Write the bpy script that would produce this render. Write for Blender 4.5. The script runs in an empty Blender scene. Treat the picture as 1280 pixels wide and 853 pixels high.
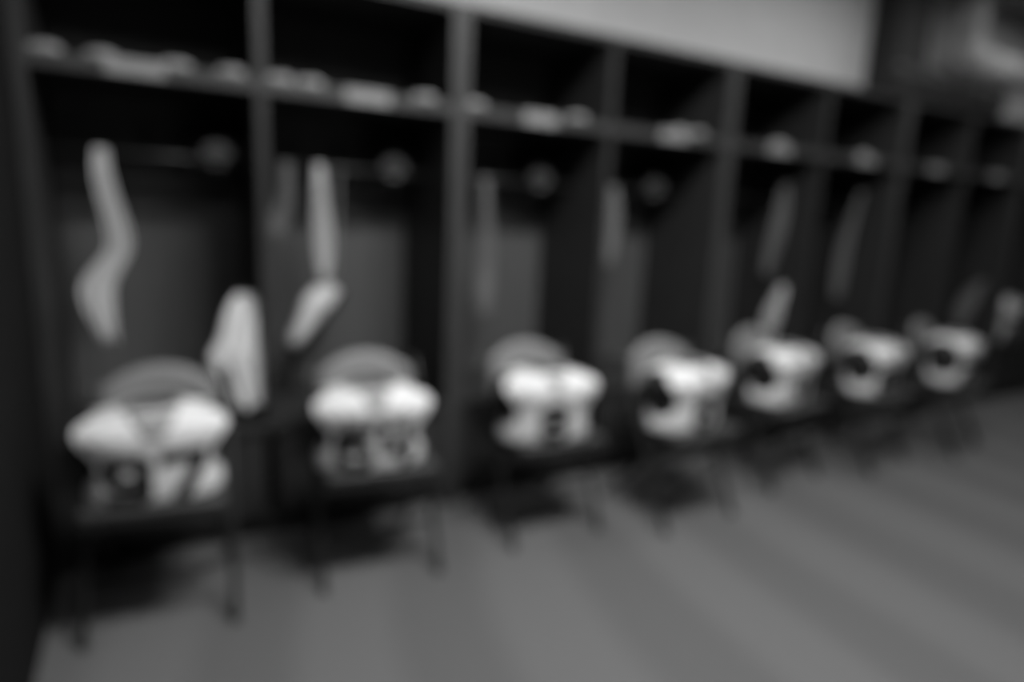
import bpy, bmesh, math, random
from mathutils import Vector, Matrix, Euler

SC = bpy.context.scene
COL = SC.collection
PI = math.pi
random.seed(7)

# ------------------------------------------------------------------ camera
IMG_W, FPX = 1280.0, 815.4
YAW, PITCH, ROLL = 0.51112, 0.19096, 0.04310
cam_pos = Vector((-0.3943, -2.6602, 1.3650))
fwd = Vector((math.sin(YAW) * math.cos(PITCH), math.cos(YAW) * math.cos(PITCH), -math.sin(PITCH)))
rgt0 = Vector((math.cos(YAW), -math.sin(YAW), 0))
up0 = rgt0.cross(fwd)
rgt = math.cos(ROLL) * rgt0 + math.sin(ROLL) * up0
upv = -math.sin(ROLL) * rgt0 + math.cos(ROLL) * up0
cd = bpy.data.cameras.new('camera')
cam = bpy.data.objects.new('camera', cd)
COL.objects.link(cam)
cam.matrix_world = Matrix(((rgt.x, upv.x, -fwd.x, cam_pos.x), (rgt.y, upv.y, -fwd.y, cam_pos.y),
                           (rgt.z, upv.z, -fwd.z, cam_pos.z), (0, 0, 0, 1)))
cd.sensor_width = 36.0
cd.lens = 36.0 * FPX / IMG_W
cd.clip_start = 0.02
# the photograph is thrown far out of focus all over: the lens is focused close by, wide open
DEFOCUS = True
BLUR_PX = 32.0            # blur disc diameter at infinity, in pixels of the 1280 frame
cd.dof.use_dof = DEFOCUS
cd.dof.focus_distance = 0.25
cd.dof.aperture_fstop = (cd.lens / 1000.0) / (BLUR_PX * 0.25 / FPX)
SC.camera = cam

# ------------------------------------------------------------------ world, exposure
wd = bpy.data.worlds.new('world'); SC.world = wd
wd.use_nodes = True
wd.node_tree.nodes['Background'].inputs[0].default_value = (0.5, 0.5, 0.5, 1)
wd.node_tree.nodes['Background'].inputs[1].default_value = 0.02
vs = SC.view_settings
vs.view_transform = 'Standard'; vs.look = 'None'; vs.gamma = 1.0; vs.use_curve_mapping = False
vs.exposure = 0.0

# ceiling lamps of the room (x, y, watts): fluorescent troffers flush with the ceiling
CEIL = 3.25
LAMPS = [(0.9, -1.8, 108.0), (-0.08, -2.9, 12.0), (3.5, -0.75, 13.0), (5.8, -0.75, 9.0)]

# ------------------------------------------------------------------ materials
def mat(name, val, rough=0.7, spec=0.3, noise=0.1, scale=30.0, bump=0.0, metal=0.0, kind='noise', stretch=(1, 1, 1)):
    m = bpy.data.materials.new(name); m.use_nodes = True
    nt = m.node_tree; n = nt.nodes; l = nt.links
    b = n['Principled BSDF']
    b.inputs['Roughness'].default_value = rough
    b.inputs['Metallic'].default_value = metal
    b.inputs['Specular IOR Level'].default_value = spec
    tc = n.new('ShaderNodeTexCoord'); mp = n.new('ShaderNodeMapping')
    mp.inputs['Scale'].default_value = stretch
    l.new(tc.outputs['Object'], mp.inputs['Vector'])
    if kind == 'weave':
        t = n.new('ShaderNodeTexVoronoi')
    else:
        t = n.new('ShaderNodeTexNoise'); t.inputs['Detail'].default_value = 5
    t.inputs['Scale'].default_value = scale
    l.new(mp.outputs['Vector'], t.inputs['Vector'])
    r = n.new('ShaderNodeValToRGB')
    lo, hi = val * (1 - noise), min(1.0, val * (1 + noise))
    r.color_ramp.elements[0].color = (lo, lo, lo, 1); r.color_ramp.elements[0].position = 0.3
    r.color_ramp.elements[1].color = (hi, hi, hi, 1); r.color_ramp.elements[1].position = 0.7
    fac = t.outputs['Distance'] if kind == 'weave' else t.outputs['Fac']
    l.new(fac, r.inputs['Fac'])
    l.new(r.outputs['Color'], b.inputs['Base Color'])
    if bump:
        bp = n.new('ShaderNodeBump'); bp.inputs['Strength'].default_value = bump; bp.inputs['Distance'].default_value = 0.004
        l.new(fac, bp.inputs['Height']); l.new(bp.outputs['Normal'], b.inputs['Normal'])
    return m

M = {}
M['wall'] = mat('wall_paint', 0.74, 0.85, 0.2, 0.04, 8)
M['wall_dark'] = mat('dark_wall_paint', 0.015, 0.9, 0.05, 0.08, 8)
M['ceiling'] = mat('ceiling_tile', 0.35, 0.9, 0.1, 0.05, 60)
M['locker'] = mat('dark_stained_wood', 0.032, 0.5, 0.35, 0.3, 6, 0.15, stretch=(12, 12, 0.8))
M['locker_edge'] = mat('wood_edge_banding', 0.055, 0.45, 0.4, 0.2, 6, 0.1, stretch=(12, 12, 0.8))
M['back'] = mat('locker_back_laminate', 0.10, 0.6, 0.3, 0.15, 5, 0.1, stretch=(8, 8, 0.6))
M['white_fabric'] = mat('white_jersey_mesh', 0.80, 0.85, 0.15, 0.05, 260, 0.25, kind='weave')
M['terry'] = mat('white_terry_cloth', 0.76, 0.95, 0.05, 0.08, 220, 0.6)
M['terry_pale'] = mat('pale_terry_cloth', 0.66, 0.95, 0.05, 0.1, 220, 0.6)
M['terry_grey'] = mat('grey_terry_cloth', 0.20, 0.95, 0.05, 0.1, 220, 0.6)
M['sock'] = mat('light_grey_knit', 0.36, 0.95, 0.05, 0.12, 160, 0.5)
M['digit'] = mat('black_twill_number', 0.02, 0.7, 0.2, 0.1, 200)
M['collar'] = mat('grey_knit_collar', 0.32, 0.8, 0.1, 0.1, 200, 0.3)
M['patch'] = mat('grey_twill_patch', 0.46, 0.8, 0.1, 0.08, 200, 0.2)
M['pad'] = mat('black_pad_plastic', 0.03, 0.45, 0.4, 0.1, 20)
M['vinyl'] = mat('grey_vinyl', 0.24, 0.45, 0.4, 0.08, 90, 0.2)
M['vinyl_dark'] = mat('black_vinyl', 0.05, 0.5, 0.35, 0.1, 90, 0.2)
M['frame'] = mat('black_powder_coat', 0.03, 0.4, 0.5, 0.1, 120)
M['chrome'] = mat('brushed_steel', 0.5, 0.3, 0.5, 0.08, 40, 0, 1.0)
M['helmet'] = mat('dark_helmet_gloss', 0.025, 0.12, 0.6, 0.05, 10)
M['decal'] = mat('light_grey_decal', 0.66, 0.4, 0.3, 0.04, 40)
M['card'] = mat('white_card', 0.30, 0.6, 0.2, 0.05, 60)
M['jacket'] = mat('dark_jacket_nylon', 0.05, 0.5, 0.35, 0.12, 25, 0.3)
M['shoe'] = mat('white_synthetic_leather', 0.7, 0.4, 0.4, 0.06, 40)
M['rubber'] = mat('black_rubber', 0.03, 0.8, 0.2, 0.1, 60)
M['duct'] = mat('painted_sheet_metal', 0.62, 0.5, 0.4, 0.05, 20)
M['column'] = mat('black_painted_steel', 0.03, 0.6, 0.3, 0.1, 20)
M['duffel'] = mat('black_canvas', 0.035, 0.85, 0.1, 0.15, 80, 0.4)

def carpet_mat():
    m = bpy.data.materials.new('grey_carpet'); m.use_nodes = True
    nt = m.node_tree; n = nt.nodes; l = nt.links; b = n['Principled BSDF']
    b.inputs['Roughness'].default_value = 0.95; b.inputs['Specular IOR Level'].default_value = 0.08
    tc = n.new('ShaderNodeTexCoord')
    # vacuumed pile: broad bands that lie one way and the other, running out from the lockers
    mp = n.new('ShaderNodeMapping'); mp.inputs['Rotation'].default_value = (0, 0, 0.06)
    l.new(tc.outputs['Object'], mp.inputs['Vector'])
    w = n.new('ShaderNodeTexWave'); w.wave_type = 'BANDS'; w.bands_direction = 'X'
    w.inputs['Scale'].default_value = 0.5; w.inputs['Distortion'].default_value = 5.0
    w.inputs['Detail'].default_value = 1.0; w.inputs['Detail Scale'].default_value = 0.6
    l.new(mp.outputs['Vector'], w.inputs['Vector'])
    r = n.new('ShaderNodeValToRGB')
    r.color_ramp.elements[0].position = 0.25; r.color_ramp.elements[0].color = (0.130, 0.130, 0.130, 1)
    r.color_ramp.elements[1].position = 0.75; r.color_ramp.elements[1].color = (0.156, 0.156, 0.156, 1)
    l.new(w.outputs['Fac'], r.inputs['Fac'])
    f = n.new('ShaderNodeTexNoise'); f.inputs['Scale'].default_value = 220; f.inputs['Detail'].default_value = 4
    l.new(tc.outputs['Object'], f.inputs['Vector'])
    mr = n.new('ShaderNodeMapRange'); mr.inputs['To Min'].default_value = 0.75; mr.inputs['To Max'].default_value = 1.25
    l.new(f.outputs['Fac'], mr.inputs['Value'])
    mx = n.new('ShaderNodeMixRGB'); mx.blend_type = 'MULTIPLY'; mx.inputs['Fac'].default_value = 1.0
    l.new(r.outputs['Color'], mx.inputs['Color1']); l.new(mr.outputs['Result'], mx.inputs['Color2'])
    l.new(mx.outputs['Color'], b.inputs['Base Color'])
    bp = n.new('ShaderNodeBump'); bp.inputs['Strength'].default_value = 0.6; bp.inputs['Distance'].default_value = 0.006
    l.new(f.outputs['Fac'], bp.inputs['Height']); l.new(bp.outputs['Normal'], b.inputs['Normal'])
    return m
M['carpet'] = carpet_mat()

def emit_mat(name, strength):
    m = bpy.data.materials.new(name); m.use_nodes = True
    b = m.node_tree.nodes['Principled BSDF']
    b.inputs['Base Color'].default_value = (0.8, 0.8, 0.8, 1)
    b.inputs['Emission Color'].default_value = (1, 1, 1, 1)
    b.inputs['Emission Strength'].default_value = strength
    return m
M['diffuser'] = emit_mat('lamp_diffuser', 2.0)

# ------------------------------------------------------------------ helpers
def box(bm, x0, x1, y0, y1, z0, z1, bev=0.0):
    t = bmesh.new()
    bmesh.ops.create_cube(t, size=1.0)
    for v in t.verts:
        v.co = Vector(((x0 + x1) / 2 + v.co.x * (x1 - x0), (y0 + y1) / 2 + v.co.y * (y1 - y0), (z0 + z1) / 2 + v.co.z * (z1 - z0)))
    if bev:
        bmesh.ops.bevel(t, geom=t.edges[:], offset=bev, segments=2, affect='EDGES', profile=0.6)
    me = bpy.data.meshes.new('tmp'); t.to_mesh(me); t.free()
    bm.from_mesh(me); bpy.data.meshes.remove(me)
    return bm

def tube(bm, pts, r, seg=8, caps=True):
    pts = [Vector(p) for p in pts]
    rs = r if isinstance(r, (list, tuple)) else [r] * len(pts)
    rings = []
    prev = None
    for i, p in enumerate(pts):
        if i == 0: d = pts[1] - p
        elif i == len(pts) - 1: d = p - pts[i - 1]
        else: d = (pts[i + 1] - p).normalized() + (p - pts[i - 1]).normalized()
        d.normalize()
        if prev is None:
            a = Vector((0, 0, 1)) if abs(d.z) < 0.9 else Vector((1, 0, 0))
            s = d.cross(a).normalized()
        else:
            s = (prev - d * prev.dot(d)).normalized()
        prev = s
        t = d.cross(s)
        rings.append([bm.verts.new(p + rs[i] * (math.cos(k * 2 * PI / seg) * s + math.sin(k * 2 * PI / seg) * t)) for k in range(seg)])
    for a, b in zip(rings, rings[1:]):
        for k in range(seg):
            bm.faces.new((a[k], a[(k + 1) % seg], b[(k + 1) % seg], b[k]))
    if caps:
        bm.faces.new(rings[0][::-1]); bm.faces.new(rings[-1])
    return bm

def arc(c, r, a0, a1, n, u, v):
    c, u, v = Vector(c), Vector(u), Vector(v)
    return [c + r * (math.cos(a0 + (a1 - a0) * i / n) * u + math.sin(a0 + (a1 - a0) * i / n) * v) for i in range(n + 1)]

def obj(name, bm, m, parent=None, smooth=False, solid=0.0, sub=0):
    bmesh.ops.recalc_face_normals(bm, faces=bm.faces[:])
    me = bpy.data.meshes.new(name); bm.to_mesh(me); bm.free()
    me.materials.append(M[m])
    if smooth:
        for p in me.polygons: p.use_smooth = True
    o = bpy.data.objects.new(name, me); COL.objects.link(o)
    if parent: o.parent = parent
    if solid:
        md = o.modifiers.new('thickness', 'SOLIDIFY'); md.thickness = solid; md.offset = 0
    if sub:
        md = o.modifiers.new('smooth', 'SUBSURF'); md.levels = sub; md.render_levels = sub
    return o

def tag(o, label=None, cat=None, group=None, kind=None):
    if label: o['label'] = label
    if cat: o['category'] = cat
    if group: o['group'] = group
    if kind: o['kind'] = kind
    return o

def thing(name, label, cat, loc=(0, 0, 0), rz=0.0, group=None):
    o = bpy.data.objects.new(name, None); COL.objects.link(o)
    o.location = loc; o.rotation_euler = (0, 0, rz); o.empty_display_size = 0.1
    return tag(o, label, cat, group)

def copy_tree(o, parent=None):
    kids = list(o.children)
    c = o.copy(); COL.objects.link(c); c.parent = parent
    for k in kids: copy_tree(k, c)
    return c

def struct(name, bm, m):
    return tag(obj(name, bm, m), kind='structure')

# ------------------------------------------------------------------ room shell
X0, X1, Y0, Y1 = -0.745, 8.2, -5.2, 0.62
T = 0.12
struct('floor', box(bmesh.new(), X0 - T, X1 + T, Y0 - T, Y1 + T, -0.1, 0.0), 'carpet')
struct('ceiling', box(bmesh.new(), X0 - T, X1 + T, Y0 - T, Y1 + T, CEIL, CEIL + 0.1), 'ceiling')
struct('wall_back', box(bmesh.new(), X0 - T, X1 + T, Y1, Y1 + T, 0, CEIL), 'wall')
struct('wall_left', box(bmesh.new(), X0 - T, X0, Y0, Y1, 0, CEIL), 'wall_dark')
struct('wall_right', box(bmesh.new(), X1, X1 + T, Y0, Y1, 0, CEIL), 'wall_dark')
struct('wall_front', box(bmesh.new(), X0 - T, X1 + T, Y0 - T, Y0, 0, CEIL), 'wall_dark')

# dark steel column standing in front of the pale wall above the lockers
colm = thing('structural_column', 'black painted square column rising above the lockers against the pale wall', 'column', (4.56, 0.5, 0))
CW = 0.20
obj('shaft', box(bmesh.new(), -CW, CW, -0.10, 0.115, 2.26, CEIL - 0.002, 0.012), 'column', colm)
obj('collar_plate', box(bmesh.new(), -CW - 0.02, CW + 0.02, -0.12, 0.115, 2.225, 2.26, 0.006), 'column', colm)

# ceiling lamps
for i, (lx, ly, watts) in enumerate(LAMPS):
    lt = thing('ceiling_lamp', 'long white fluorescent ceiling lamp over the carpeted aisle', 'lamp', (lx, ly, CEIL), 0, 'fluorescent ceiling lamps')
    bm = bmesh.new()
    box(bm, -0.64, 0.64, -0.34, -0.30, -0.06, -0.001); box(bm, -0.64, 0.64, 0.30, 0.34, -0.06, -0.001)
    box(bm, -0.64, -0.60, -0.30, 0.30, -0.06, -0.001); box(bm, 0.60, 0.64, -0.30, 0.30, -0.06, -0.001)
    obj('housing', bm, 'duct', lt)
    obj('diffuser', box(bmesh.new(), -0.60, 0.60, -0.30, 0.30, -0.045, -0.03), 'diffuser', lt)
    ld = bpy.data.lights.new('lamp_light', 'AREA'); ld.shape = 'RECTANGLE'; ld.size = 1.18; ld.size_y = 0.58; ld.energy = watts
    lo = bpy.data.objects.new('lamp_light', ld); COL.objects.link(lo); lo.parent = lt; lo.location = (0, 0, -0.062)

# ------------------------------------------------------------------ lockers
W = 0.8; D = 0.60; HT = 2.216; ZS = 1.80; SEAT = 0.50
def hook_mesh():
    bm = bmesh.new()
    box(bm, -0.02, 0.02, -0.006, 0.0, -0.05, 0.05, 0.002)
    tube(bm, [(0, -0.004, 0.025), (0, -0.045, 0.03), (0, -0.07, 0.05), (0, -0.075, 0.07)], 0.006, 6)
    tube(bm, [(0, -0.004, -0.02), (0, -0.03, -0.028), (0, -0.045, -0.015), (0, -0.048, 0.0)], 0.005, 6)
    return bm
hook0 = obj('coat_hook', hook_mesh(), 'frame')
hook_me = hook0.data; bpy.data.objects.remove(hook0)

def add_hook(unit, x, y, z, rz=0.0):
    h = bpy.data.objects.new('coat_hook', hook_me); COL.objects.link(h); h.parent = unit
    h.location = (x, y, z); h.rotation_euler = (0, 0, rz)
    return h

def make_unit(xl=0.0):
    """two bays; xl > 0 narrows the first bay where it meets the side wall"""
    u = thing('locker_unit', '', 'locker')
    e = 0.0375
    for s in (0, 1):
        x = xl + 0.002 if s == 0 else 2 * W - e - 0.002
        p = obj('side_panel', box(bmesh.new(), x, x + e, 0.012, D, 0, HT, 0.002), 'locker', u)
        obj('edge_strip', box(bmesh.new(), x, x + e, 0.0, 0.012, 0, HT, 0.002), 'locker' if xl and s == 0 else 'locker_edge', p)
    d = obj('divider', box(bmesh.new(), W - 0.02, W + 0.02, 0.006, D, SEAT, HT - 0.03, 0.002), 'locker', u)
    xs = xl + 0.04
    obj('top_panel', box(bmesh.new(), xs, 2 * W - 0.04, 0.002, D, HT - 0.03, HT, 0.002), 'locker', u)
    obj('seat_board', box(bmesh.new(), xs, 2 * W - 0.04, -0.012, D, SEAT - 0.035, SEAT, 0.006), 'locker', u)
    obj('toe_kick', box(bmesh.new(), xs, 2 * W - 0.04, 0.05, 0.07, 0, 0.09), 'locker', u)
    for b in (0, 1):
        xa = xs if b == 0 else W + 0.02
        xb = W - 0.02 if b == 0 else 2 * W - 0.04
        obj('back_panel', box(bmesh.new(), xa, xb, D - 0.015, D, SEAT, HT - 0.03), 'back', u)
        s = obj('shelf', box(bmesh.new(), xa, xb, 0.03, D - 0.015, ZS - 0.02, ZS + 0.005), 'locker', u)
        obj('lip', box(bmesh.new(), xa, xb, 0.004, 0.03, ZS - 0.03, ZS + 0.018, 0.003), 'locker_edge', s)
        xm = b * W + W / 2
        n = obj('nameplate', box(bmesh.new(), xm - 0.09, xm + 0.09, -0.002, 0.004, ZS - 0.028, ZS + 0.024, 0.0015), 'card', s)
        rd = obj('clothes_rod', tube(bmesh.new(), [(xa, 0.28, 1.53), (xb, 0.28, 1.53)], 0.011, 10), 'frame', u, True)
        g = 0.004
        dr = obj('footlocker_door', box(bmesh.new(), xa + g, xb - g, 0.004, 0.022, 0.095, SEAT - 0.04, 0.003), 'locker', u)
        bm = bmesh.new()
        tube(bm, [(xm - 0.06, 0.006, 0.40), (xm - 0.06, -0.022, 0.40), (xm + 0.06, -0.022, 0.40), (xm + 0.06, 0.006, 0.40)], 0.005, 6)
        obj('handle', bm, 'chrome', dr)
        for rel in (0.42, 0.665):
            add_hook(u, b * W + rel, D - 0.015, 1.62)
    return u

BAY = ['the bay by the side wall', 'the bay with white cleats', 'the bay with helmet and long towel', 'the bay with helmet and short towel',
       'the bay with a low pale towel', 'the bay with a lone grey towel', 'the bay by the black column']
unit_labels = [
    'two-bay dark wooden locker unit against the dark side wall, with white cleats hanging inside',
    'two-bay dark wooden locker unit with two helmets, grey towel and short pale towel',
    'two-bay dark wooden locker unit without helmets, long towels on both its partitions',
    'two-bay dark wooden locker unit with black bags and a column above it',
    'two-bay dark wooden locker unit with a jersey resting on its own seat',
]
PART_HOOKS = {0: [(0, 0.12, 0.98)], 2: [(0, 0.2, 1.60), (0, 0.12, 0.98), (1, 0.2, 1.60)], 3: [(1, 0.12, 0.98)]}
unit_first = make_unit(0.058)
unit0 = make_unit()
for i, lb in enumerate(unit_labels):
    u = unit_first if i == 0 else unit0 if i == 1 else copy_tree(unit0)
    u.location = (-W + i * 2 * W, 0, 0)
    u['label'] = lb; u['group'] = 'locker units along the wall'
    for bay, hy, hz in PART_HOOKS.get(i, ()):
        add_hook(u, W - 0.02 if bay == 0 else 2 * W - 0.04, hy, hz, -PI / 2)

# ------------------------------------------------------------------ folding chairs
def make_chair():
    c = thing('folding_chair', '', 'chair')
    hw = 0.215
    for s in (-1, 1):
        bm = bmesh.new()
        tube(bm, [(s * hw, -0.20, 0.012), (s * hw, 0.02, 0.45), (s * hw * 0.99, 0.17, 0.70), (s * hw * 0.95, 0.19, 0.77)], 0.0115, 8)
        f = obj('front_leg', bm, 'frame', c, True)
        obj('foot_cap', tube(bmesh.new(), [(s * hw, -0.206, 0.0), (s * hw, -0.196, 0.03)], 0.015, 8), 'rubber', f)
        bm = bmesh.new()
        tube(bm, [(s * (hw - 0.025), 0.26, 0.012), (s * (hw - 0.025), -0.16, 0.425)], 0.0105, 8)
        f = obj('rear_leg', bm, 'frame', c, True)
        obj('foot_cap', tube(bmesh.new(), [(s * (hw - 0.025), 0.265, 0.0), (s * (hw - 0.025), 0.243, 0.028)], 0.014, 8), 'rubber', f)
    bm = bmesh.new()
    tube(bm, [(-hw, -0.115, 0.18), (hw, -0.115, 0.18)], 0.008, 6)
    obj('front_stretcher', bm, 'frame', c, True)
    bm = bmesh.new()
    tube(bm, [(-hw + 0.025, 0.16, 0.11), (hw - 0.025, 0.16, 0.11)], 0.008, 6)
    obj('rear_stretcher', bm, 'frame', c, True)
    # padded seat with rounded front
    bm = bmesh.new()
    box(bm, -0.20, 0.20, -0.23, 0.15, 0.415, 0.452, 0.014)
    obj('seat', bm, 'vinyl_dark', c, True)
    bm = bmesh.new(); box(bm, -0.205, 0.205, -0.225, 0.145, 0.400, 0.416, 0.004)
    obj('seat_pan', bm, 'frame', c)
    # curved padded backrest
    bm = bmesh.new()
    N, K = 14, 8
    def P(i, k, off):
        u = -1 + 2 * i / N; v = k / K
        topz = 0.803 - 0.075 * abs(u) ** 2.2
        z = 0.585 + (topz - 0.585) * v
        y = 0.125 + 0.22 * (z - 0.585) * 0.55 + 0.03 * (1 - u * u) + off
        edge = max(abs(u), abs(2 * v - 1))
        puff = 0.012 * (1 - edge ** 6)
        return Vector((u * 0.185, y + (puff if off > 0 else -puff), z))
    fr = [[bm.verts.new(P(i, k, -0.008)) for k in range(K + 1)] for i in range(N + 1)]
    bk = [[bm.verts.new(P(i, k, 0.008)) for k in range(K + 1)] for i in range(N + 1)]
    for i in range(N):
        for k in range(K):
            bm.faces.new((fr[i][k], fr[i + 1][k], fr[i + 1][k + 1], fr[i][k + 1]))
            bm.faces.new((bk[i][k], bk[i][k + 1], bk[i + 1][k + 1], bk[i + 1][k]))
    for i in range(N):
        for k in (0, K):
            bm.faces.new((fr[i][k], bk[i][k], bk[i + 1][k], fr[i + 1][k]))
    for k in range(K):
        for i in (0, N):
            bm.faces.new((fr[i][k], fr[i][k + 1], bk[i][k + 1], bk[i][k]))
    obj('backrest', bm, 'vinyl', c, True)
    return c

# ------------------------------------------------------------------ jersey over shoulder pads
PROF = [(0.000, 0.190, 0.112), (0.03, 0.194, 0.118), (0.07, 0.192, 0.120), (0.12, 0.194, 0.122), (0.165, 0.210, 0.128),
        (0.200, 0.236, 0.134), (0.225, 0.251, 0.136), (0.246, 0.250, 0.132), (0.264, 0.228, 0.124), (0.279, 0.178, 0.114),
        (0.291, 0.125, 0.100), (0.303, 0.092, 0.088), (0.308, 0.080, 0.080)]
PROF = [(z * 0.93, w * 0.91, d) for z, w, d in PROF]
NE = 2.7
def wd_at(z):
    for a, b in zip(PROF, PROF[1:]):
        if z <= b[0]:
            t = (z - a[0]) / (b[0] - a[0])
            return a[1] + t * (b[1] - a[1]), a[2] + t * (b[2] - a[2])
    return PROF[-1][1:]
def front_y(x, z):
    w, d = wd_at(z)
    return -d * max(0.0, 1 - min(1, abs(x) / w) ** NE) ** (1 / NE)
def ring(z, w, d, n, sc=1.0):
    out = []
    for k in range(n):
        a = 2 * PI * k / n
        c, s = math.cos(a), math.sin(a)
        out.append(Vector((sc * w * math.copysign(abs(c) ** (2 / NE), c), sc * d * math.copysign(abs(s) ** (2 / NE), s), z)))
    return out

# block digits as strokes on a 1 x 1.3 field, drawn with a heavy pen
def loop(y0, y1, c=0.17, l=0.14, r=0.86):
    return [(l + c, y0), (r - c, y0), (r, y0 + c), (r, y1 - c), (r - c, y1), (l + c, y1), (l, y1 - c), (l, y0 + c), (l + c, y0)]
DIG = {'0': [loop(0.14, 1.16)], '8': [loop(0.14, 0.66), loop(0.66, 1.16)],
       '9': [loop(0.56, 1.16), [(0.86, 0.8), (0.86, 0.31), (0.69, 0.14), (0.14, 0.14)]],
       '6': [loop(0.14, 0.74), [(0.14, 0.5), (0.14, 0.99), (0.31, 1.16), (0.86, 1.16)]],
       '7': [[(0.10, 1.16), (0.88, 1.16), (0.82, 0.86), (0.42, 0.12)]],
       '4': [[(0.14, 1.18), (0.14, 0.60), (0.90, 0.60)], [(0.74, 1.18), (0.74, 0.12)]],
       '2': [[(0.12, 1.16), (0.69, 1.16), (0.86, 0.99), (0.86, 0.82), (0.14, 0.32), (0.14, 0.14), (0.90, 0.14)]]}
PEN = 0.172
def inked(ch, x, y):
    for st in DIG[ch]:
        for (ax, ay), (bx, by) in zip(st, st[1:]):
            dx, dy = bx - ax, by - ay
            t = max(0.0, min(1.0, ((x - ax) * dx + (y - ay) * dy) / (dx * dx + dy * dy)))
            if (x - ax - t * dx) ** 2 + (y - ay - t * dy) ** 2 < PEN * PEN: return True
    return False

def digit_bm(ch, xc, w, z0, h):
    bm = bmesh.new(); vd = {}
    NX, NY = 26, 34
    def vert(i, j):
        if (i, j) not in vd:
            x = xc - w / 2 + w * i / NX; z = z0 + h * j / NY
            vd[(i, j)] = bm.verts.new((x, front_y(x, z) - 0.0035, z))
        return vd[(i, j)]
    for i in range(NX):
        for j in range(NY):
            if inked(ch, (i + 0.5) / NX, 1.3 * (j + 0.5) / NY):
                bm.faces.new((vert(i, j), vert(i + 1, j), vert(i + 1, j + 1), vert(i, j + 1)))
    return bm

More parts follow.
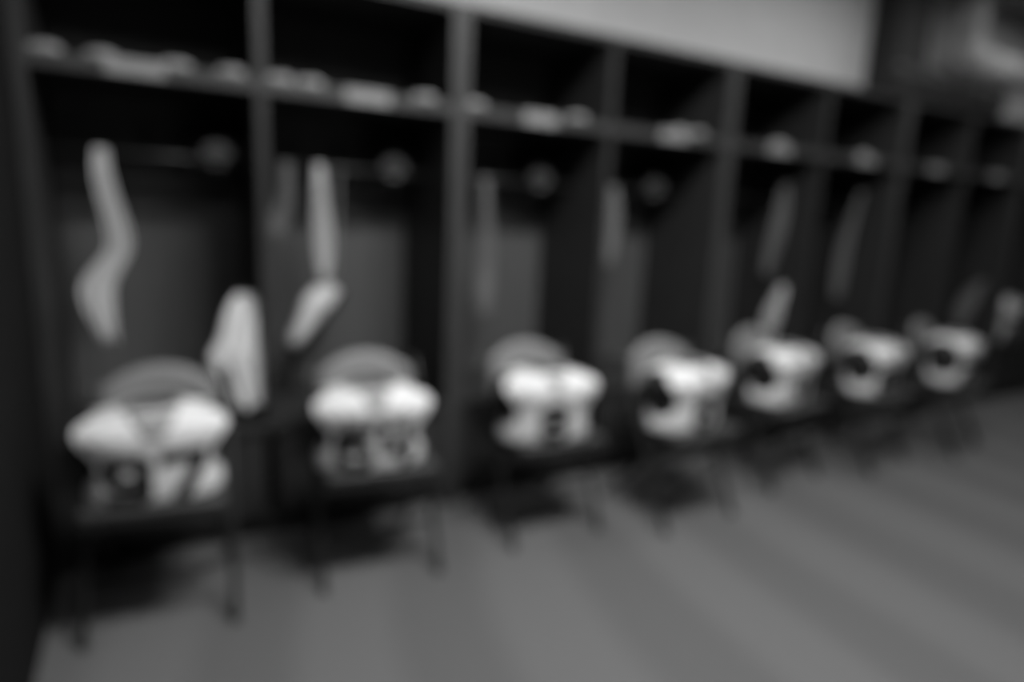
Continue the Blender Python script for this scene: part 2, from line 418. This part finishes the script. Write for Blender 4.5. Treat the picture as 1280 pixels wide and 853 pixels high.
AH = (0.72, 0.155, 0.108, 1.25)     # armhole: reach to the front, height of its middle, half height, reach to the back
def make_pads(number, label, loc, rz=0.0, tilt=0.0, scale=1.0, seed=0, patch=False, v_collar=0.055, hem=0.0):
    rnd = random.Random(seed)
    t = thing('jersey_on_shoulder_pads', label, 'shoulder pads', loc, rz, 'jerseys stretched over shoulder pads')
    t.rotation_euler = (tilt, 0, rz); t.scale = (scale,) * 3
    n = 144
    # jersey shell, with an armhole at each side
    zs = []
    for a, b in zip(PROF, PROF[1:]):
        k = max(2, int((b[0] - a[0]) / 0.0055))
        for q in range(k): zs.append(a[0] + (b[0] - a[0]) * q / k)
    zs.append(PROF[-1][0])
    bm = bmesh.new(); rows = []
    ph = [rnd.uniform(0, 6.28) for _ in range(4)]
    for z in zs:
        w, d = wd_at(z)
        row = []
        for k, p in enumerate(ring(z, w, d, n)):
            a = 2 * PI * k / n
            f = max(0.0, 1 - z / 0.16)
            wr = 1 + f * (0.018 * math.sin(7 * a + ph[0]) + 0.014 * math.sin(11 * a + ph[1])) * (0.35 if math.sin(a) < 0 else 1)
            side = abs(math.cos(a)) ** 3
            flare = 1 + 0.10 * hem * f * side
            zz = p.z + (0.006 * math.sin(5 * a + ph[2]) * f if z > 0 else 0)
            row.append(bm.verts.new((p.x * wr * flare, p.y * (wr if p.y > 0 else 1), zz)))
        rows.append(row)
    for j in range(len(rows) - 1):
        zc = (zs[j] + zs[j + 1]) / 2
        for k in range(n):
            a = 2 * PI * (k + 0.5) / n
            da = min(abs((a) if a <= PI else a - 2 * PI), abs(a - PI))
            hole = (da / (AH[0] if math.sin(a) < 0 else AH[3])) ** 2 + ((zc - AH[1]) / AH[2]) ** 2 < 1
            if hole: continue
            k2 = (k + 1) % n
            bm.faces.new((rows[j][k], rows[j][k2], rows[j + 1][k2], rows[j + 1][k]))
    obj('jersey', bm, 'white_fabric', t, True, 0.003)
    for s in (0, PI):
        pts = []
        for k in range(33):
            f = 2 * PI * k / 32
            z = AH[1] + AH[2] * math.sin(f); sg = math.cos(f) * (1 if s else -1); a = s + math.cos(f) * (AH[0] if sg > 0 else AH[3])
            w, d = wd_at(z); c_, s_ = math.cos(a), math.sin(a)
            pts.append((w * math.copysign(abs(c_) ** (2 / NE), c_), d * math.copysign(abs(s_) ** (2 / NE), s_), z))
        obj('armhole_trim', tube(bmesh.new(), pts, 0.0065, 6, False), 'white_fabric', t, True)
    # hard pad body inside, seen through the armholes and the neck
    bm = bmesh.new(); pr = []
    for z, w, d in PROF:
        pr.append([bm.verts.new((p.x, p.y, max(0.002, p.z - 0.006))) for p in ring(z, w, d, 40, 0.95)])
    for z, sc in ((0.22, 0.78), (0.12, 0.9)):
        pr.append([bm.verts.new((p.x, p.y, z)) for p in ring(z, 0.08, 0.08, 40, sc)])
    for a, b in zip(pr, pr[1:]):
        for k in range(40): bm.faces.new((a[k], a[(k + 1) % 40], b[(k + 1) % 40], b[k]))
    bm.faces.new(pr[0][::-1]); bm.faces.new(pr[-1])
    obj('shoulder_pad', bm, 'pad', t, True)
    # collar: neck band and a V at the front
    bm = bmesh.new()
    for sx, r in ((1, 0.007),):
        pts = [(p.x, p.y, p.z) for p in ring(0.287, 0.081, 0.081, 28)]
        tube(bm, pts + [pts[0]], r, 6, False)
    obj('collar', bm, 'collar', t, True)
    if v_collar:
        bm = bmesh.new(); g = {}
        R_, C_ = 8, 8
        for j in range(R_ + 1):
            z = 0.278 - j * (0.278 - 0.212) / R_
            hwid = v_collar * (1.25 - 0.85 * j / R_)
            for i in range(C_ + 1):
                x = hwid * (-1 + 2 * i / C_)
                g[i, j] = bm.verts.new((x, front_y(x, z) - 0.004, z + 0.002))
        for j in range(R_):
            for i in range(C_): bm.faces.new((g[i, j], g[i + 1, j], g[i + 1, j + 1], g[i, j + 1]))
        obj('collar_insert', bm, 'collar', t, True, 0.002)
    # number on the chest
    h = 0.162; z0 = 0.002
    wds = 0.130
    xs = [0.0] if len(number) == 1 else [-0.076, 0.076]
    for ch, xc in zip(number, xs):
        dg = obj('number_digit', digit_bm(ch, xc, wds, z0, h), 'digit', t, True, 0.002)
        dg['label'] = 'black sewn digit %s' % ch
    if patch:
        bm = bmesh.new(); g = {}
        for j in range(5):
            for i in range(17):
                x = -0.115 + 0.23 * i / 16; z = 0.163 + 0.062 * j / 4
                g[i, j] = bm.verts.new((x, front_y(x, z) - 0.0045, z))
        for j in range(4):
            for i in range(16): bm.faces.new((g[i, j], g[i + 1, j], g[i + 1, j + 1], g[i, j + 1]))
        obj('chest_patch', bm, 'patch', t, True, 0.002)
    return t

chair0 = make_chair()
#        number, chair centre x, y, rotation, pads dx
CH = [('97', -0.400, -0.31, -0.11, 0.0), ('64', 0.325, -0.31, -0.10, -0.03), ('8', 1.085, -0.305, -0.02, -0.045), ('6', 1.755, -0.455, 0.04, -0.03),
      ('4', 2.567, -0.325, 0.12, -0.03), ('88', 3.303, -0.385, 0.14, -0.04), ('20', 4.066, -0.42, 0.20, -0.04)]
for i, (num, x, y, rz, dx) in enumerate(CH):
    c = chair0 if i == 0 else copy_tree(chair0)
    c.location = (x, y, 0); c.rotation_euler = (0, 0, rz)
    c['label'] = 'black folding chair with grey back before ' + BAY[i]
    c['group'] = 'folding chairs in front of the lockers'
    fwdv = Vector((math.sin(rz), -math.cos(rz), 0))
    p = Vector((x + dx, y, 0.454)) + fwdv * (0.098 if i < 3 else 0.06)
    pr_rz = rz + [0.12, 0.0, -0.12, 0.10, 0.0, 0.0, 0.0][i]
    make_pads(num, 'white jersey %s on shoulder pads before %s' % (num, BAY[i]), p, pr_rz, 0.0, 1.0, i + 3,
              patch=(i == 1), v_collar=(0.055, 0.04, 0.03, 0.03, 0.03, 0.03, 0.03)[i], hem=1.0)
make_pads('2', 'white football jersey over shoulder pads resting on a locker seat instead of a chair', (5.95, 0.20, SEAT + 0.001), 0.0, 0.0, 1.25, 20)

# ------------------------------------------------------------------ helmets on the back hooks
def make_helmet():
    t = thing('football_helmet', '', 'helmet')
    # local frame: faces -x; origin at the centre of the shell
    bm = bmesh.new()
    bmesh.ops.create_uvsphere(bm, u_segments=32, v_segments=20, radius=1.0)
    dele = []
    for f in bm.faces:
        c = f.calc_center_median()
        if c.z < -0.62 or (c.x < -0.30 and c.z < 0.12) or (c.x < -0.05 and c.z < -0.45): dele.append(f)
    bmesh.ops.delete(bm, geom=dele, context='FACES')
    for v in bm.verts:
        v.co = Vector((v.co.x * 0.138, v.co.y * 0.112, v.co.z * 0.128))
    obj('shell', bm, 'helmet', t, True, 0.008)
    bm = bmesh.new()
    for z, r in ((-0.005, 0.155), (-0.05, 0.165), (-0.085, 0.160)):
        pts = [(-math.cos(a) * r * 0.98 + 0.01, math.sin(a) * 0.108, z) for a in [(-1.15 + 2.3 * k / 12) for k in range(13)]]
        tube(bm, pts, 0.0045, 6)
    for yy in (-0.035, 0.035):
        tube(bm, [(-0.125, yy, 0.045), (-0.148, yy, -0.005), (-0.158, yy, -0.05), (-0.153, yy, -0.085)], 0.0045, 6)
    obj('face_mask', bm, 'frame', t, True)
    for s in (-1, 1):
        bm = bmesh.new()
        rr = []
        for q in range(5):
            rad = q / 4
            rr.append([])
            for k in range(20):
                a = 2 * PI * k / 20
                x = 0.01 + 0.058 * rad * math.cos(a); z = 0.02 + 0.046 * rad * math.sin(a)
                yy = 0.112 * math.sqrt(max(0, 1 - (x / 0.138) ** 2 - (z / 0.128) ** 2)) + 0.0058
                rr[-1].append(bm.verts.new((x, s * yy, z)))
        for a, b in zip(rr[1:], rr[2:]):
            for k in range(20): bm.faces.new((a[k], a[(k + 1) % 20], b[(k + 1) % 20], b[k]))
        for k in range(20): bm.faces.new((rr[0][0], rr[1][k], rr[1][(k + 1) % 20])) if False else None
        bm.faces.new(rr[1])
        bmesh.ops.delete(bm, geom=rr[0], context='VERTS')
        obj('side_decal', bm, 'decal', t, True)
    bm = bmesh.new()
    tube(bm, [(-0.06, -0.10, -0.05), (-0.09, -0.06, -0.115), (-0.10, 0, -0.125), (-0.09, 0.06, -0.115), (-0.06, 0.10, -0.05)], 0.008, 6)
    obj('chin_strap', bm, 'rubber', t, True)
    return t
helm0 = make_helmet()
HB = [(-0.12, '97'), (0.645, '64'), (1.45, '8'), (2.235, '6')]
for i, (hx, num) in enumerate(HB):
    h = helm0 if i == 0 else copy_tree(helm0)
    h.location = (hx, 0.44, 1.565); h.rotation_euler = (0.25, 0.12, (-0.15, -0.3, -0.4, -0.5)[i])
    h['label'] = 'dark glossy football helmet hung in ' + BAY[i]
    h['group'] = 'helmets hung in the lockers'

# ------------------------------------------------------------------ hanging cloth
def cloth(name, label, cat, path, widths, m='terry', folds=3.0, amp=0.018, seed=0, side=(1, 0, 0), group=None, depth=(0, 1, 0)):
    """a bunched cloth hanging along path (top to bottom), widths across side; origin at its top"""
    rnd = random.Random(seed)
    o0 = Vector(path[0]); side = Vector(side); depth = Vector(depth)
    NV, NU = 26, 22
    bm = bmesh.new(); g = {}
    ph = rnd.uniform(0, 6.28)
    def lerp(arr, t):                       # Catmull-Rom through the points
        n = len(arr) - 1
        f = t * n; i = min(int(f), n - 1); q = f - i
        p0, p1, p2, p3 = arr[max(i - 1, 0)], arr[i], arr[i + 1], arr[min(i + 2, n)]
        return 0.5 * (2 * p1 + (p2 - p0) * q + (2 * p0 - 5 * p1 + 4 * p2 - p3) * q * q + (3 * p1 - p0 - 3 * p2 + p3) * q ** 3)
    pv = [Vector(p) - o0 for p in path]
    for j in range(NV + 1):
        t = j / NV
        c = lerp(pv, t); w = lerp(widths, t)
        for i in range(NU + 1):
            u = i / NU - 0.5
            a = amp * (0.4 + 0.6 * math.sin(PI * min(1, t * 1.2 + 0.1)) ** 0.5)
            dd = a * math.sin(2 * PI * folds * u + ph + 1.2 * t) - 0.25 * w * (1 - 4 * u * u) * 0.4
            hemz = 0.012 * math.sin(9 * u + ph) * (t > 0.9)
            g[i, j] = bm.verts.new(c + side * (w * u) + depth * dd + Vector((0, 0, hemz)))
    for j in range(NV):
        for i in range(NU): bm.faces.new((g[i, j], g[i + 1, j], g[i + 1, j + 1], g[i, j + 1]))
    o = obj(name, bm, m, None, True, 0.006)
    o.location = o0
    return tag(o, label, cat, group)

Yh = 0.265
PS = dict(side=(0.35, 0.94, 0), depth=(-0.94, 0.35, 0), amp=0.014)
cloth('hanging_towel', 'long pale towel hanging in a wavy strip from the rod beside the dark side wall', 'towel',
      [(-0.53, Yh + 0.015, 1.543), (-0.53, Yh, 1.46), (-0.515, Yh, 1.36), (-0.495, Yh, 1.26), (-0.495, Yh, 1.17), (-0.565, Yh, 1.05), (-0.57, Yh, 0.96), (-0.545, Yh, 0.82)],
      [0.04, 0.055, 0.065, 0.075, 0.08, 0.11, 0.10, 0.05], 'terry_pale', seed=1)
cloth('hanging_towel', 'thick white towel bunched on a low partition hook near white cleats', 'towel',
      [(-0.072, 0.11, 1.01), (-0.080, 0.08, 0.95), (-0.095, 0.06, 0.84), (-0.115, 0.05, 0.77), (-0.095, 0.05, 0.67), (-0.070, 0.05, 0.56)],
      [0.06, 0.13, 0.17, 0.20, 0.15, 0.10], seed=2, amp=0.014)
cloth('hanging_towel', 'narrow pale towel hanging from the rod above white cleats', 'towel',
      [(0.265, Yh + 0.015, 1.543), (0.265, Yh, 1.46), (0.268, Yh, 1.36), (0.275, Yh, 1.24), (0.28, Yh, 1.14), (0.28, Yh, 1.06)],
      [0.03, 0.045, 0.06, 0.07, 0.06, 0.03], 'terry_pale', seed=3)
cloth('hand_towel', 'small dark grey hand towel slung over the rod near white cleats', 'towel',
      [(0.13, Yh + 0.015, 1.543), (0.13, Yh, 1.44), (0.115, Yh, 1.36), (0.095, Yh, 1.30), (0.085, Yh, 1.24)],
      [0.04, 0.05, 0.06, 0.07, 0.05], 'terry_grey', seed=13)
cloth('hanging_towel', 'narrow grey towel hanging low from the rod beside a thick unit joint', 'towel',
      [(1.06, Yh + 0.015, 1.543), (1.062, Yh, 1.42), (1.07, Yh, 1.30), (1.075, Yh, 1.15), (1.075, Yh, 1.0), (1.075, Yh, 0.86)],
      [0.03, 0.04, 0.06, 0.08, 0.09, 0.05], 'terry_grey', seed=4)
cloth('hanging_towel', 'short grey towel hanging from the rod close behind a thin partition', 'towel',
      [(1.84, Yh + 0.015, 1.543), (1.84, Yh, 1.46), (1.84, Yh, 1.38), (1.84, Yh, 1.30), (1.835, Yh, 1.20), (1.83, Yh, 1.12)],
      [0.04, 0.08, 0.11, 0.11, 0.09, 0.05], 'terry_grey', seed=5)
cloth('hanging_towel', 'long grey towel on the upper partition hook above a short pale towel', 'towel',
      [(3.115, 0.19, 1.625), (3.11, 0.19, 1.50), (3.105, 0.20, 1.35), (3.105, 0.23, 1.20), (3.105, 0.25, 1.05)],
      [0.05, 0.10, 0.13, 0.13, 0.08], 'terry_grey', seed=6, **PS)
cloth('hanging_towel', 'pale towel on the low partition hook under a long grey towel', 'towel',
      [(3.105, 0.12, 1.00), (3.10, 0.13, 0.94), (3.095, 0.15, 0.86), (3.09, 0.16, 0.78), (3.09, 0.16, 0.68)],
      [0.06, 0.12, 0.16, 0.19, 0.10], 'terry_pale', seed=16, **PS)
cloth('hanging_towel', 'dark grey towel hanging alone against a thick joint between locker units', 'towel',
      [(3.885, 0.19, 1.625), (3.88, 0.23, 1.42), (3.88, 0.27, 1.22), (3.88, 0.27, 1.02), (3.88, 0.27, 0.88)],
      [0.05, 0.07, 0.13, 0.14, 0.09], 'terry_grey', seed=7, **PS)
cloth('hanging_towel', 'grey towel on a low hook in the bay that has no chair', 'towel',
      [(5.485, 0.11, 1.00), (5.48, 0.16, 0.93), (5.475, 0.20, 0.82), (5.475, 0.22, 0.70), (5.475, 0.22, 0.60)],
      [0.05, 0.12, 0.18, 0.16, 0.08], 'terry_grey', seed=8, **PS)

# ------------------------------------------------------------------ white cleats hanging by their laces
def make_cleat():
    t = thing('cleat', 'white cleat hanging by its laces beside a narrow pale towel', 'shoe', group='white cleats hung by the laces')
    # local: toe towards -x, sole at z = 0
    sec = [(-0.140, 0.020, 0.030), (-0.125, 0.036, 0.045), (-0.09, 0.045, 0.058), (-0.04, 0.044, 0.075), (0.01, 0.038, 0.098), (0.06, 0.037, 0.115), (0.11, 0.036, 0.112), (0.135, 0.026, 0.095)]
    bm = bmesh.new(); rows = []
    for x, w, h in sec:
        r = []
        for k in range(16):
            a = 2 * PI * k / 16
            c, s = math.cos(a), math.sin(a)
            r.append(bm.verts.new((x, w * math.copysign(abs(c) ** 0.8, c) * (1 if s < 0.2 else 0.75), 0.012 + h * (0.5 + 0.5 * math.copysign(abs(s) ** 0.7, s)))))
        rows.append(r)
    for a, b in zip(rows, rows[1:]):
        for k in range(16): bm.faces.new((a[k], a[(k + 1) % 16], b[(k + 1) % 16], b[k]))
    bm.faces.new(rows[0]); bm.faces.new(rows[-1][::-1])
    obj('upper', bm, 'shoe', t, True)
    bm = bmesh.new(); rows = []
    for z, e in ((0.0, 0.0), (0.014, 0.004)):
        rows.append([])
        for x, w, h in sec: rows[-1].append(bm.verts.new((x * 1.02, -w - e, z)))
        for x, w, h in sec[::-1]: rows[-1].append(bm.verts.new((x * 1.02, w + e, z)))
    n = len(rows[0])
    for k in range(n): bm.faces.new((rows[0][k], rows[0][(k + 1) % n], rows[1][(k + 1) % n], rows[1][k]))
    bm.faces.new(rows[0]); bm.faces.new(rows[1][::-1])
    obj('sole', bm, 'rubber', t)
    for (x, y) in ((-0.10, 0.025), (-0.10, -0.025), (-0.05, 0.03), (-0.05, -0.03), (0.09, 0.022), (0.09, -0.022)):
        obj('stud', tube(bmesh.new(), [(x, y, 0.002), (x, y, -0.012)], [0.008, 0.005], 8), 'rubber', t)
    bm = bmesh.new()
    for k in range(4):
        x = -0.045 + 0.022 * k; z = 0.086 + 0.010 * k
        tube(bm, [(x, -0.022, z), (x + 0.008, 0, z + 0.006), (x + 0.016, 0.022, z + 0.006)], 0.003, 5)
    obj('laces', bm, 'card', t)
    return t
cl0 = make_cleat()
cl0.location = (0.235, 0.22, 0.855); cl0.rotation_euler = (0.2, -0.85, 0.0)
cl1 = copy_tree(cl0)
cl1.location = (0.30, 0.34, 0.87); cl1.rotation_euler = (0.1, -0.95, 0.1)
for cl, top in ((cl0, (0.345, 0.268, 1.54)), (cl1, (0.36, 0.292, 1.54))):
    mw = Matrix.Translation(cl.location) @ cl.rotation_euler.to_matrix().to_4x4()
    loc = mw.inverted() @ Vector(top)
    loc2 = mw.inverted() @ Vector((0.335, 0.28, 1.08))
    obj('lace_loop', tube(bmesh.new(), [(0.03, 0, 0.105), loc2, loc], 0.0025, 5), 'card', cl)

# ------------------------------------------------------------------ small bundles along the shelves
def roll_bm(r, L):
    bm = bmesh.new()
    bmesh.ops.create_uvsphere(bm, u_segments=14, v_segments=10, radius=1.0)
    for v in bm.verts:
        k = 1 + 0.06 * math.sin(5 * math.atan2(v.co.y, v.co.z) + 3 * v.co.x)
        sx = math.copysign(abs(v.co.x) ** 0.6, v.co.x)
        v.co = Vector((sx * L / 2, v.co.y * r * k, v.co.z * r * k + r * 1.04))
    return bm
def make_roll(L):
    t = thing('sock_roll', '', 'socks')
    obj('roll', roll_bm(0.023, L), 'sock', t, True)
    bm = bmesh.new()
    pts = [(0.0, 0.0236 * math.cos(2 * PI * k / 16), 0.0242 + 0.0236 * math.sin(2 * PI * k / 16)) for k in range(16)]
    tube(bm, pts + [pts[0]], 0.004, 5, False)
    obj('cuff', bm, 'card', t, True)
    return t
roll0 = make_roll(0.10)
ROLLS = [(-0.655, 0), (-0.50, 0), (-0.27, 0), (-0.095, 0), (0.08, 1), (0.19, 1), (0.66, 1), (0.90, 2), (1.44, 2), (2.10, 3), (2.22, 3), (2.86, 4), (3.66, 5)]
for i, (x, bay) in enumerate(ROLLS):
    r = roll0 if i == 0 else copy_tree(roll0)
    r.location = (x, 0.068, ZS + 0.005); r.rotation_euler = (0, 0, random.uniform(-0.35, 0.35))
    r['label'] = 'rolled light grey socks on the shelf of ' + BAY[bay]
    r['group'] = 'rolled socks on the shelf of ' + BAY[bay]

# ------------------------------------------------------------------ on top of the lockers at the far end
t = thing('air_duct', 'pale round sheet metal duct dropping behind the lockers and bending along the wall', 'duct', (5.30, 0.42, 2.72))
R_ = 0.115
bm = bmesh.new()
tube(bm, [(0, 0, CEIL - 2.72 - 0.003), (0, 0, 0.13)], R_, 24); obj('vertical_duct', bm, 'duct', t, True)
bm = bmesh.new()
tube(bm, arc((0.13, 0, 0.13), 0.13, PI, 1.5 * PI, 10, (1, 0, 0), (0, 0, 1)), R_ * 1.02, 24, False); obj('elbow', bm, 'duct', t, True)
bm = bmesh.new()
tube(bm, [(0.13, 0, 0), (1.05, 0, 0)], R_, 24); obj('horizontal_duct', bm, 'duct', t, True)
for p, d in (((0, 0, 0.15), (0, 0, 1)), ((0.15, 0, 0), (1, 0, 0))):
    d = Vector(d); p = Vector(p)
    obj('duct_band', tube(bmesh.new(), [p - d * 0.012, p + d * 0.012], R_ * 1.07, 24), 'duct', t, True)

def make_duffel(L, r):
    t = thing('duffel_bag', '', 'bag')
    bm = bmesh.new(); rows = []
    N = 14
    for i in range(N + 1):
        u = -1 + 2 * i / N
        rr = r * (1 - abs(u) ** 7 * 0.35)
        rows.append([])
        for k in range(20):
            a = 2 * PI * k / 20
            c, s = math.cos(a), math.sin(a)
            z = rr * s + r
            if s < 0: z = r + math.copysign(abs(s) ** 0.6, s) * rr * 0.98
            sag = 1 + 0.04 * math.sin(7 * u + 2 * a)
            rows[-1].append(bm.verts.new((u * L / 2, rr * c * 1.05 * sag, max(0.0, z * (1 if s < 0 else sag)))))
    for a, b in zip(rows, rows[1:]):
        for k in range(20): bm.faces.new((a[k], a[(k + 1) % 20], b[(k + 1) % 20], b[k]))
    bm.faces.new(rows[0][::-1]); bm.faces.new(rows[-1])
    obj('body', bm, 'duffel', t, True)
    for s in (-1, 1):
        bm = bmesh.new()
        tube(bm, [(-0.12, s * r * 1.06, r * 0.9), (-0.11, s * r * 0.75, r * 1.80), (-0.05, s * r * 0.35, r * 2.10), (0.05, s * r * 0.35, r * 2.10), (0.11, s * r * 0.75, r * 1.80), (0.12, s * r * 1.06, r * 0.9)], 0.010, 6)
        obj('strap', bm, 'rubber', t, True)
    obj('zip', box(bmesh.new(), -L * 0.42, L * 0.42, -0.006, 0.006, r * 2.0, r * 2.04), 'chrome', t)
    return t
b0 = make_duffel(0.62, 0.125)
b0.location = (4.36, 0.20, HT + 0.001)
b0['label'] = 'black canvas duffel bag on top of the lockers in front of the black column'
b1 = copy_tree(b0); b1.location = (5.06, 0.19, HT + 0.001); b1.rotation_euler = (0, 0, 0.08)
b1['label'] = 'black canvas duffel bag on top of the lockers below the pale duct'
for b in (b0, b1): b['group'] = 'duffel bags on the lockers'
